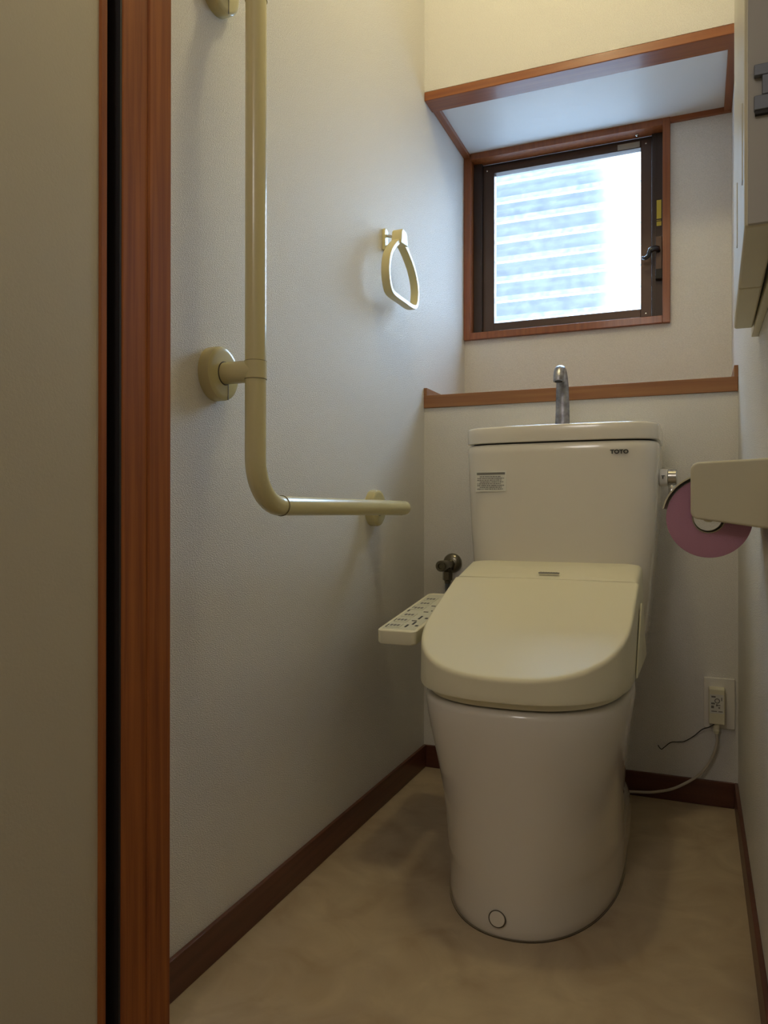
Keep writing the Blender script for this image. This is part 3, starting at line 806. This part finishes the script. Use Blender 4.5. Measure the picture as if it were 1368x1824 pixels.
for i in range(4):
    a, c_ = vr[i], vr[(i + 1) % 4]
    for k in range(K): bm.faces.new((a[k], a[(k + 1) % K], c_[(k + 1) % K], c_[k]))
obj('core', bm, M_core, RL, auto=40)

# ------------------------------------------------------------------ slim cabinet on the right wall
CB = thing('wall_cabinet', 'slim cream wall cabinet high on the right wall with grey catch', 'cabinet', (W, -0.91, 0.96))
Z0 = 0.972
def skew(bm):
    for v in bm.verts: v.co.x += (v.co.y + 1.136) * 0.0200 * max(0, min(1, (0.776 - v.co.x) / 0.02))
    return bm
obj('carcass', bx(0.770, 0.7798, -1.130, -0.640, Z0 - 0.004, 1.90), M_cab, CB, bevel=0.001)
obj('near_door', skew(bx(0.7345, 0.7640, -1.136, -0.912, Z0, 1.90)), M_cab, CB, bevel=0.0035, seg=3)
obj('far_door', skew(bx(0.7345, 0.7640, -0.910, -0.686, Z0, 1.90)), M_cab, CB, bevel=0.0035, seg=3)
bm = bx(0.763, 0.771, -1.125, -0.70, Z0 + 0.010, 1.895); obj('hinge_gap', bm, M_dark, CB)
obj('end_panel', bx(0.7375, 0.7790, -1.1410, -1.1355, Z0 + 0.001, 1.895), M_cabend, CB, bevel=0.001)
for y in (-1.095, -0.89):
    bm = skew(bx(0.7335, 0.7350, y, y + 0.014, 1.035, 1.115)); obj('door_pull', bm, M_cab, CB, bevel=0.0015)
bm = nb(); x0 = 0.7425
for a in ((x0, 0.779, 1.113, 1.124), (x0, 0.779, 1.080, 1.094), (x0 + 0.007, 0.779, 1.094, 1.113)):
    box(bm, a[0], a[1], -1.1475, -1.141, a[2], a[3])
kt = obj('catch', bm, M_grey, CB, bevel=0.001)
obj('catch_shadow_strip', bx(x0 + 0.001, 0.779, -1.1460, -1.1412, 1.0765, 1.0800), M_dark, CB)  # thin black strip painting the shadow under the catch
bpy.data.objects['catch_shadow_strip'].name = 'catch_shadow'

# ------------------------------------------------------------------ outlet, adapter, cords
O = thing('outlet_plate', 'white wall outlet cover plate low on the back wall beside the toilet', 'outlet', (0.740, 0, 0.183))
obj('plate', bx(0.7055, 0.7735, -0.006, 0, 0.184, 0.303), M_white, O, bevel=0.002)
A = thing('plug_adapter', 'cream plug adapter pushed into the outlet beside the toilet, with white cord', 'adapter', (0.736, -0.02, 0.19))
obj('adapter_body', bx(0.7160, 0.7510, -0.034, -0.006, 0.200, 0.283), M_seat, A, bevel=0.003, seg=3)
obj('spec_label', bx(0.7185, 0.7485, -0.0346, -0.0338, 0.226, 0.270), M_label, A)
bm = nb()
for (x, z, a, c_) in ((0.722, 0.263, 0.009, 0.0035), (0.7215, 0.247, 0.008, 0.004), (0.7215, 0.238, 0.006, 0.006), (0.732, 0.243, 0.003, 0.005), (0.737, 0.238, 0.0035, 0.0035), (0.722, 0.230, 0.012, 0.002), (0.737, 0.230, 0.009, 0.002), (0.743, 0.256, 0.002, 0.008), (0.735, 0.2445, 0.006, 0.002)):
    box(bm, x, x + a, -0.0352, -0.0344, z, z + c_)
pts = [(0.7345 + 0.005 * math.cos(a), -0.0348, 0.2555 + 0.005 * math.sin(a)) for a in [2 * PI * k / 24 for k in range(25)]]
tube(bm, pts, 0.0009, 6, cap=False)
obj('label_print', bm, M_inkg, A)
bm = nb(); lathe(bm, (0.733, -0.022, 0.202), (0, 0, -1), [(0, 0.0075)] + [(0.004 + k * 0.002, 0.0072 if k % 2 else 0.0062) for k in range(9)] + [(0.026, 0.0045)], 24)
obj('strain_relief', bm, M_seat, A, auto=30)
cord = catmull([(0.733, -0.022, 0.178), (0.7335, -0.022, 0.150), (0.717, -0.024, 0.106), (0.690, -0.026, 0.071), (0.642, -0.028, 0.038), (0.597, -0.030, 0.023), (0.557, -0.032, 0.018), (0.525, -0.036, 0.017), (0.48, -0.045, 0.02), (0.44, -0.05, 0.05)], 8)
bm = nb(); tube(bm, cord, 0.0033, 14)
obj('cord', bm, M_cord, A, smooth=True)
bm = nb(); tube(bm, catmull([(0.7285, -0.030, 0.200), (0.716, -0.022, 0.189), (0.702, -0.013, 0.180), (0.684, -0.008, 0.161), (0.664, -0.006, 0.146), (0.650, -0.006, 0.1425), (0.633, -0.006, 0.1395), (0.618, -0.006, 0.126), (0.612, -0.006, 0.1205), (0.6075, -0.008, 0.124), (0.604, -0.010, 0.1305)], 6), 0.0011, 8)
wy = obj('earth_wire', bm, M_black, A, smooth=True)

# ------------------------------------------------------------------ ceiling lamp above the room
LM = thing('ceiling_lamp', 'small round ceiling lamp above the toilet, out of the picture', 'lamp', (LAMP_AT[0], LAMP_AT[1], 2.40))
bm = nb(); lathe(bm, (LAMP_AT[0], LAMP_AT[1], 2.44), (0, 0, -1), [(0, 0.06), (0.012, 0.06), (0.018, 0.03), (0.035, 0.025)], 32)
obj('lamp_base', bm, M_white, LM, auto=40)

for o in TEMP:
    if '_w' in o: del o['_w']
